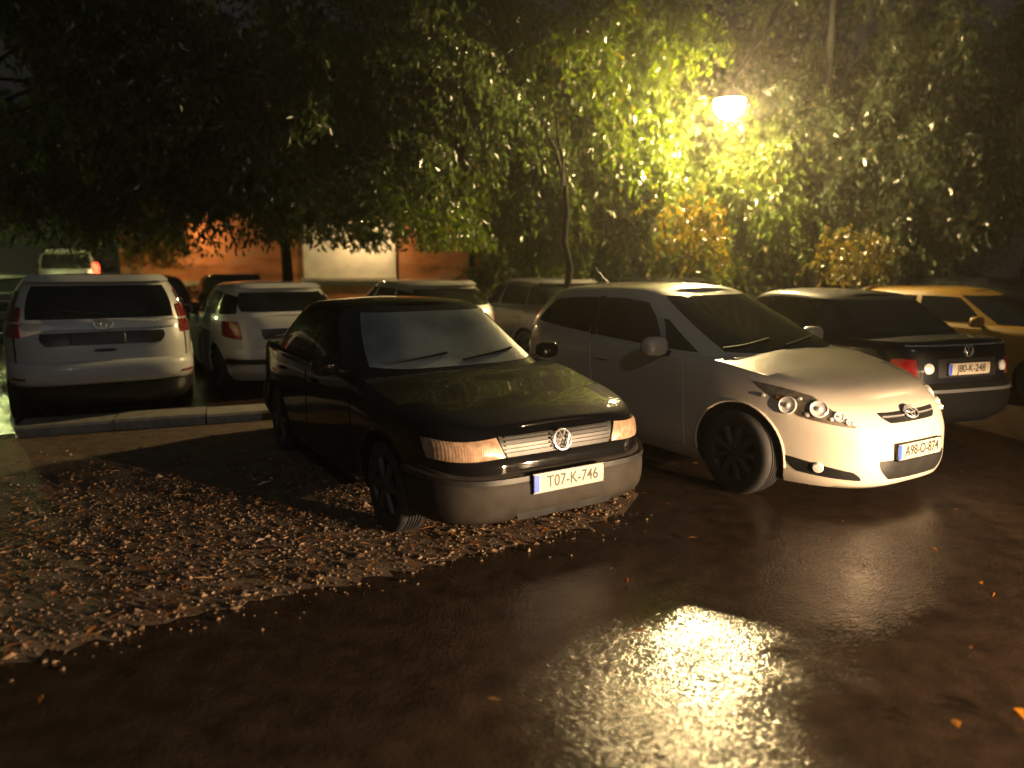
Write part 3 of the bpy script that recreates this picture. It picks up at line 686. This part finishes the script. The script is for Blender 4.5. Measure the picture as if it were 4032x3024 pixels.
# loose stones on the verge
pts = []
while len(pts) < 16000:
    x = rng.uniform(-7, 1.1); y = rng.uniform(.2, 8.5)
    if rng.random() < min(1, 3.2/max(1, math.hypot(x+.8, y-3))) and ((inside(x, y) and rng.random() < math.exp(-max(0, eg(x, y)-1.9)/1.1)) or rng.random() < math.exp(-eg(x, y)/.09)*.4): pts.append((x, y))
pts = np.array(pts); n = len(pts)
octa = np.array([(1, 0, 0), (-1, 0, 0), (0, 1, 0), (0, -1, 0), (0, 0, 1), (0, 0, -1)], float)
of = np.array([(0, 2, 4), (2, 1, 4), (1, 3, 4), (3, 0, 4), (2, 0, 5), (1, 2, 5), (3, 1, 5), (0, 3, 5)])
sz = np.exp(rng.normal(-5.0, .45, n))
V = octa[None]*(1+rng.uniform(-.35, .35, (n, 6, 1)))*sz[:, None, None]*np.stack([rng.uniform(.8, 1.5, n), rng.uniform(.7, 1.2, n), rng.uniform(.45, .9, n)], 1)[:, None]
an = rng.uniform(0, 6.28, n); ca, sa = np.cos(an)[:, None], np.sin(an)[:, None]
V = np.stack([V[..., 0]*ca-V[..., 1]*sa, V[..., 0]*sa+V[..., 1]*ca, V[..., 2]], -1); V[..., 0] += pts[:, 0:1]; V[..., 1] += pts[:, 1:2]; V[..., 2] += .004+sz[:, None]*.25
F = (of[None]+6*np.arange(n)[:, None, None]).reshape(-1, 3)
tag(bulk('gravel', V.reshape(-1, 3), F, leaf_mat.__globals__['simple']('wet_stones', (.16, .108, .066), .5, noise=.7, nscale=30)), kind='stuff')

def leaves(P, L, W, D, Nn, fold=.25):
    """leaf quads: P base, D direction, Nn rough normal"""
    D = D/np.linalg.norm(D, axis=1, keepdims=True); S = np.cross(D, Nn); S /= np.maximum(1e-6, np.linalg.norm(S, axis=1, keepdims=True)); Nn = np.cross(S, D)
    L = L[:, None]; W = W[:, None]
    a = P; m = P+D*L*.45; b = m+S*W*.5+Nn*W*fold*.5; c = P+D*L-Nn*L*.08; d = m-S*W*.5+Nn*W*fold*.5
    V = np.stack([a, b, c, d], 1).reshape(-1, 3); k = np.arange(len(P))[:, None]*4
    return V, np.concatenate([k+np.array([0, 1, 2]), k+np.array([0, 2, 3])], 0)
# fallen leaves on verge and asphalt
pl = []
while len(pl) < 3000:
    x = rng.uniform(-7, 4.5); y = rng.uniform(.4, 9)
    if (inside(x, y) and rng.random() < math.exp(-max(0, eg(x, y)-1.8)/1.1)) or rng.random() < .012: pl.append((x, y, .012+rng.uniform(0, .012)))
pl = np.array(pl); n = len(pl); a = rng.uniform(0, 6.28, n)
D = np.stack([np.cos(a), np.sin(a), rng.uniform(-.1, .35, n)], 1); Nn = np.stack([rng.normal(0, .35, n), rng.normal(0, .35, n), np.ones(n)], 1)
V, F = leaves(pl, np.exp(rng.normal(-3.05, .42, n)), np.exp(rng.normal(-3.95, .4, n)), D, Nn, .5)
tag(bulk('fallen_leaves', V, F, M['litter']), kind='stuff')
# concrete kerb between the two rows
k0 = Vector((-5.0, 7.32, 0)); k1 = Vector((-2.55, 8.28, 0)); full = (k1-k0).length
ka = math.atan2(k1.y-k0.y, k1.x-k0.x); kd = (k1-k0).normalized(); ln = full/3-.012
prof = [(-.24, 0), (-.24, .085), (-.215, .11), (.215, .11), (.24, .085), (.24, 0)]
for i, lab in enumerate(('pale concrete kerb stone at the open end, by the left wheel of the white off-roader', 'pale concrete kerb stone in the middle of the three behind the white off-roader', 'pale concrete kerb stone next to the tail of the black saloon')):
    kb = MB(); kr = Matrix.Translation(k0+kd*full*(i+.5)/3) @ Matrix.Rotation(ka+(.012, -.008, .01)[i], 4, 'Z')
    KV = [kr @ Vector((sx*ln/2, y, z+(.0, .006, -.004)[i]*(z > 0))) for sx in (-1, 1) for y, z in prof]
    kb.add(KV, [(q, (q+1) % 6, 6+(q+1) % 6, 6+q) for q in range(6)]+[tuple(range(6))[::-1], tuple(range(6, 12))])
    tag(kb.build('kerb_stone', M['concrete'], None, sharp=30), lab, 'kerb', 'kerb stones between the two rows of cars')

# ------------------------------------------------------------------ street lamps
LAMP = Vector((3.80, 13.5, 4.48))
CAM = Vector((0, 0, 1.7027))
def street_lamp(label, head, base, h, estr, col, rg, cat='street lamp'):
    root = thing('street_lamp', label, cat, (base[0], base[1], 0))
    off = -Vector((base[0], base[1], 0))
    hd = Vector(head)+off
    MB().lathe([(.13, 0), (.13, .5), (.085, .55), (.075, 2.5), (.055, h)], 16).build('pole', M['pole'], root)
    top = Vector((0, 0, h-.05)); mid = top*.45+hd*.55+Vector((0, 0, .55))
    P = [top*(1-f)**2+mid*2*f*(1-f)+(hd+Vector((0, 0, .26)))*f*f for f in [k/14 for k in range(15)]]
    MB().tube(P, [.045-.015*k/14 for k in range(15)], 10).build('arm', M['pole'], root)
    m = Matrix.Translation(hd)
    MB().lathe([(.001, .30), (.06, .29), (.075, .22), (.18, .20), (.25, .12), (.28, .03), (.27, .03), (.17, .17), (.001, .21)], 28, m).build('shade', M['pole'], root)
    e = simple('lit_lamp_globe', (1, .9, .7), .4, emit=col, estr=estr)
    MB().sph((0, 0, 0), (rg, rg, rg*.92), 2, 24, 16).build('globe', e, root).location = hd+Vector((0, 0, -.03))
    return root
street_lamp('lit street lamp glowing white among the leaves, hung from a curved arm', LAMP, (6.6, 16.2), 8.2, 1750, (1, .72, .32), .26)
street_lamp('low lit park lamp under the trees behind the white off-roader at the left', (-12.7, 17.2, 3.3), (-14.0, 17.2), 4.1, 520, (.88, 1, .34), .15)

street_lamp('white street lamp standing behind the viewer at the right', (3.2, -7.5, 6.6), (5.2, -8.5), 7.6, 800, (1, .97, .93), .13)
# ------------------------------------------------------------------ wall at the back
def plaster():
    m, t, b = nt('stained_orange_plaster')
    tc = node(t, 'ShaderNodeTexCoord')
    mp = node(t, 'ShaderNodeMapping'); mp.inputs['Scale'].default_value = (.35, 1, 1.3); t.links.new(tc.outputs['Object'], mp.inputs['Vector'])
    n = node(t, 'ShaderNodeTexNoise', Scale=1.6, Detail=9., Roughness=.65); t.links.new(mp.outputs['Vector'], n.inputs['Vector'])
    n2 = node(t, 'ShaderNodeTexNoise', Scale=24., Detail=5.); t.links.new(tc.outputs['Object'], n2.inputs['Vector'])
    c = ramp(t, [(.34, (.09, .03, .012)), (.47, (.36, .12, .03)), (.56, (.42, .17, .06)), (.66, (.34, .2, .13))], n.outputs['Fac'])
    t.links.new(c.outputs['Color'], b.inputs['Base Color']); b.inputs['Roughness'].default_value = .85
    bp = node(t, 'ShaderNodeBump', Distance=.02, Strength=.5); t.links.new(n2.outputs['Fac'], bp.inputs['Height']); t.links.new(bp.outputs['Normal'], b.inputs['Normal'])
    return m
WY = 24.
wl = thing('garden_wall', 'long orange plastered wall with a white panel and a capping behind the parked cars', 'wall', (-5.9, WY, 0))
MB().box((0, .15, 1.6), (13.4, .3, 3.2)).build('wall_face', plaster(), wl, False)
MB().box((0, .15, 3.26), (13.6, .44, .12)).build('capping', M['woodtrim'], wl, False)
MB().box((.7, -.045, 2.2), (2.95, .09, 1.9)).build('white_panel', simple('white_painted_panel', (.62, .58, .50), .7, noise=.15, nscale=3), wl, False)
MB().box((.7, -.09, 1.20), (3.15, .18, .09)).build('ledge', M['woodtrim'], wl, False)
MB().box((-.0, -.03, 1.08), (13.3, .06, .12)).build('plinth_band', M['woodtrim'], wl, False)
for i, (x, e) in enumerate(((-10.2, 38), (-4.6, 42))):  # added lamps, hidden by the leaves, put in to light the wall
    wp = thing('added_wall_lamp', ('added lamp that lights the orange left end of the wall', 'added lamp that lights the white panel of the wall')[i], 'added wall lamp', (x, WY-.0, 3.0))
    MB().tube([(0, 0, .05), (0, -.5, .16), (0, -.95, .12)], .03, 8).build('bracket', M['pole'], wp)
    MB().lathe([(.001, .12), (.1, .1), (.2, .0), (.19, .0), (.08, .08), (.001, .09)], 20, Matrix.Translation((0, -.95, 0))).build('shade', M['pole'], wp)
    MB().sph((0, -.95, 0), (.08, .08, .08), 2, 14, 10).build('globe', simple('added_lamp_globe', (1, .9, .7), .4, emit=(1, .66, .30), estr=e*22), wp)

# ------------------------------------------------------------------ trees
def unit(v): return v/np.maximum(1e-9, np.linalg.norm(v, axis=-1, keepdims=True))
def crown_leaves(c, r, nclump, ntwig, nleaf, zmin, size=.11, seed=0, hole=True, hang=.55, zfun=None):
    g = np.random.default_rng(seed); c = np.array(c); r = np.array(r)
    nb = max(3, int(nclump*.42)); ntw = int(ntwig*2.1)
    q = unit(g.normal(size=(nb, 3))*np.array([1, 1, .8])); rad = g.uniform(.45, 1, (nb, 1))**.6
    end = c+q*r*rad; beg = c+q*r*rad*.45+np.array([0, 0, .25])
    ok = end[:, 2] > zmin; end = end[ok]; beg = beg[ok]; nb = len(end)
    fb = g.uniform(0, 1, (nb, ntw, 1))**.75
    tw = (beg[:, None]*(1-fb)+end[:, None]*fb+np.array([0, 0, 1.])*(.35*fb*(1-fb))+g.normal(0, .13, (nb, ntw, 3))).reshape(-1, 3)
    side = np.repeat(unit(end-beg), ntw, 0)
    d = unit(side*.75+g.normal(0, .55, tw.shape)+np.array([0, 0, -.35])); ln = g.uniform(.25, .8, len(tw))
    f = np.tile(np.linspace(.05, 1, nleaf), len(tw)); T = np.repeat(tw, nleaf, 0); Dd = np.repeat(d, nleaf, 0); Ln = np.repeat(ln, nleaf)
    P = T+Dd*(f*Ln)[:, None]; P[:, 2] -= (f**2)*hang*Ln
    P += g.normal(0, .025, P.shape)
    if zfun is not None: P = P[P[:, 2] > zfun(P[:, 0], P[:, 1])+g.normal(0, .12, len(P))]
    P = P[P[:, 2] > zmin-.15]
    if hole:
        # the lamp hangs in a clearing: nothing grows against it or just in front of it
        LA = np.array(LAMP); dl = P-LA; P = P[np.linalg.norm(dl*np.array([1, 1, 1.25]), axis=1) > 1.05]
        v = LA-np.array(CAM); L = np.linalg.norm(v); v = v/L; w = P-np.array(CAM); s = w@v
        off = np.linalg.norm(w-s[:, None]*v, axis=1); P = P[~((s < L) & (off < .40*s/L))]
    n = len(P)
    D = g.normal(0, .75, (n, 3)); D[:, 2] -= 1.0
    Nn = g.normal(0, 1, (n, 3)); Nn[:, 2] += .5; Nn[:, 1] -= .4
    return leaves(P, size*g.uniform(.6, 1.35, n), size*.42*g.uniform(.7, 1.3, n), D, Nn), tw
def grow(root, base, fork, tips, r0, g, top=None):
    b = MB(); base = Vector(base); fork = Vector(fork)
    n = 7; P = [base.lerp(fork, k/n)+Vector((g.normal(0, .035), g.normal(0, .035), 0))*(0 < k < n) for k in range(n+1)]
    lead = Vector(top) if top is not None else fork+Vector((0, 0, 1.5))
    P += [fork.lerp(lead, k/4)+Vector((g.normal(0, .09), g.normal(0, .09), 0)) for k in range(1, 5)]
    rad = [r0*(1.5-.5*min(1, k/1.5)) if k < 2 else r0*(1-.75*k/(n+4)) for k in range(n+5)]
    b.tube(P, rad, 10)
    for t in tips:
        t = Vector(t); k = int(g.integers(n-1, n+3)); st = P[k]; h = (t-st); m = st+Vector((h.x*.35, h.y*.35, max(.4, h.z*.75)))
        Q = [st*(1-f)**2+m*2*f*(1-f)+t*f*f+Vector((g.normal(0, .03), g.normal(0, .03), 0)) for f in [k_/8 for k_ in range(9)]]
        b.tube(Q, [rad[k]*.62*(1-.85*k_/8) for k_ in range(9)], 6)
    return b.build('trunk', M['bark'], root)
def tree(label, base, fork, crowns, r0, seed, cat='tree', name='tree', group=None):
    root = thing(name, label, cat, (0, 0, 0), 0, group); g = np.random.default_rng(seed); tips = []
    for k, (c, r, nc, zmin, mat, size, kw) in enumerate(crowns):
        (V, F), tw = crown_leaves(c, r, nc, 12, 15, zmin, size, seed*10+k, **kw)
        b = np.array(base); bulk('crown', V-np.array([b[0], b[1], 0]), F, M[mat], root)
        sel = tw[g.choice(len(tw), min(6, len(tw)), replace=False)]; tips += [tuple(x-np.array([b[0], b[1], 0])) for x in sel[:6 if k == 0 else 0]]
    grow(root, (0, 0, -.05), tuple(np.array(fork)-np.array([base[0], base[1], 0])), tips, r0, g, tuple(np.array(crowns[0][0])-np.array([base[0], base[1], 0])+np.array([0, 0, crowns[0][1][2]*.4])))
    root.location = (base[0], base[1], 0)
    return root
tree('slim dark-stemmed tree in the middle with leaves hanging down beside the lit lamp', (.88, 12.0), (.84, 12.0, 2.9),
     [((.3, 14.9, 4.6), (3.6, 1.5, 2.4), 200, 2.2, 'leaf', .15, {}), ((3.4, 15.4, 3.2), (2.8, 1.0, 2.1), 130, 1.2, 'leaf', .15, {}), ((2.0, 13.0, 5.6), (1.6, .8, .9), 30, 4.2, 'leaf', .14, {}), ((2.75, 12.4, 2.35), (.55, .4, .3), 3, 1.6, 'leafgold', .11, {})], .075, 1)
tree('broad tree at the right with cool grey-green leaves above the yellow hatchback', (7.2, 16.0), (7.0, 16, 2.6),
     [((7.9, 16.2, 4.3), (3.8, 1.8, 3.1), 240, 1.4, 'leafcool', .15, {}), ((5.9, 13.0, 2.0), (.8, .5, .4), 4, 1.5, 'leafgold', .11, {}), ((6.4, 15.5, 8.2), (4.5, 2.4, 2.0), 80, 6.5, 'leafdark', .13, {})], .16, 2)
tree('tall tree at the far right edge behind the dark hatchback', (12.0, 17.5), (12, 17.3, 2.8),
     [((11.3, 16.6, 4.8), (3.2, 2.4, 3.4), 170, 1.2, 'leafcool', .15, {})], .15, 3)
tree('large dark tree spreading over the black saloon with drooping leaves', (-4.9, 16.2), (-4.8, 16.0, 3.2),
     [((-3.0, 12.8, 4.6), (3.9, 2.4, 3.0), 270, 2.25, 'leafdark', .14, {}), ((-2.4, 12.6, 2.35), (2.2, .9, .5), 34, 2.1, 'leaf', .11, {}), ((-5.0, 13.0, 3.0), (1.5, .9, .9), 40, 2.0, 'leafdark', .12, {}), ((-1.6, 13.6, 4.4), (1.6, .8, 2.0), 40, 2.4, 'leaf', .13, {})], .15, 4)
tree('dark leafy tree at the upper left above the white off-roader', (-10.6, 13.2), (-10.2, 13, 3.2),
     [((-8.2, 12.4, 4.6), (4.2, 2.4, 3.1), 280, 2.2, 'leafdark', .145, {}), ((-7.4, 13.0, 2.9), (1.6, .9, .8), 40, 2.0, 'leafdark', .12, {})], .17, 5)
tree('tree with a greenish stem in front of the right end of the wall', (-.95, 17.6), (-.9, 17.6, 3.0),
     [((-.4, 18.0, 5.0), (3.0, 2.0, 2.6), 130, 2.6, 'leaf', .13, {})], .11, 6)
for i, (x, y, lab) in enumerate(((-13, 27, 'dark tree rising behind the left end of the orange wall'), (-6, 28, 'dark tree rising behind the middle of the orange wall'), (1.5, 24, 'dark tree rising behind the slim middle tree'), (10, 24, 'dark tree rising behind the broad right-hand tree'), (18, 22, 'dark tree at the far right behind the others'))):
    tree(lab, (x, y), (x, y, 4), [((x, y, 7.2), (4.8, 2.5, 4.6), 180, 2.4, 'leafdark', .17, {'hole': False})], .2, 20+i, group='trees in the back row')
GS = 'shrubs under the trees'
for i, (x, y, rx, rz, mat, lab, cat) in enumerate((
        (.35, 15.6, 1.3, 1.5, 'leaf', 'bright green shrub left of the slim stem in the middle', 'shrub'),
        (3.0, 16.2, 1.9, 1.4, 'leaf', 'green shrub below the lit lamp behind the pearl hatchback', 'shrub'),
        (6.2, 17.0, 1.9, 1.5, 'leafcool', 'grey-green shrub behind the roof of the yellow hatchback', 'shrub'),
        (9.6, 17.6, 2.0, 1.5, 'leafcool', 'grey-green shrub at the right behind the dark hatchback', 'shrub'),
        (-10.9, 21.6, 1.7, 1.2, 'leafgold', 'yellowish bush hanging in front of the left end of the orange wall', 'bush'))):
    z0 = 1.9 if i < 4 else 2.6
    tree(lab, (x, y), (x, y, .7), [((x, y, z0), (rx, .9, rz), 70, .35 if i < 4 else 1.75, mat, .11, {})], .05, 40+i, cat, 'shrub', GS)

# ------------------------------------------------------------------ rainy air, night sky, camera
def vol(name, c0, c1, dens, col, an):
    hz = MB(); hz.box([(a+b)/2 for a, b in zip(c0, c1)], [b-a for a, b in zip(c0, c1)])
    m = bpy.data.materials.new('rainy_air'); m.use_nodes = True; t = m.node_tree; t.nodes.clear()
    o = t.nodes.new('ShaderNodeOutputMaterial'); p = t.nodes.new('ShaderNodeVolumePrincipled')
    p.inputs['Density'].default_value = dens; p.inputs['Color'].default_value = (*col, 1); p.inputs['Anisotropy'].default_value = an
    t.links.new(p.outputs[0], o.inputs['Volume'])
    return tag(hz.build(name, m, None, False), kind='stuff')
vol('haze', (-75, -75, -1), (75, 75, 16), .0021, (.95, .88, .78), .76)
w = bpy.data.worlds.new('World'); scene.world = w; w.use_nodes = True
t = w.node_tree; bg = t.nodes['Background']
tc = t.nodes.new('ShaderNodeTexCoord'); sx = t.nodes.new('ShaderNodeSeparateXYZ'); t.links.new(tc.outputs['Generated'], sx.inputs[0])
rp = ramp(t, [(.0, (.010, .009, .007)), (.25, (.014, .014, .013)), (1., (.030, .036, .037))], sx.outputs['Z'])
t.links.new(rp.outputs['Color'], bg.inputs['Color']); bg.inputs['Strength'].default_value = .8
cam = bpy.data.cameras.new('camera'); co = link(bpy.data.objects.new('camera', cam)); scene.camera = co
cam.sensor_width = 36; cam.lens = 1592.2/2212*36; cam.clip_end = 300; cam.clip_start = .05
co.location = CAM; co.rotation_euler = (R(90)-.1618, 0, 0)
cam.dof.use_dof = True; cam.dof.focus_distance = 5.2; cam.dof.aperture_fstop = .85
vs = scene.view_settings; vs.view_transform = 'Standard'; vs.look = 'None'; vs.gamma = 1; vs.exposure = 0
scene.cycles.use_denoising = True
scene.cycles.max_bounces = 8; scene.cycles.volume_bounces = 0; scene.cycles.transparent_max_bounces = 8
scene.cycles.sample_clamp_indirect = 6; scene.cycles.caustics_reflective = False; scene.cycles.caustics_refractive = False
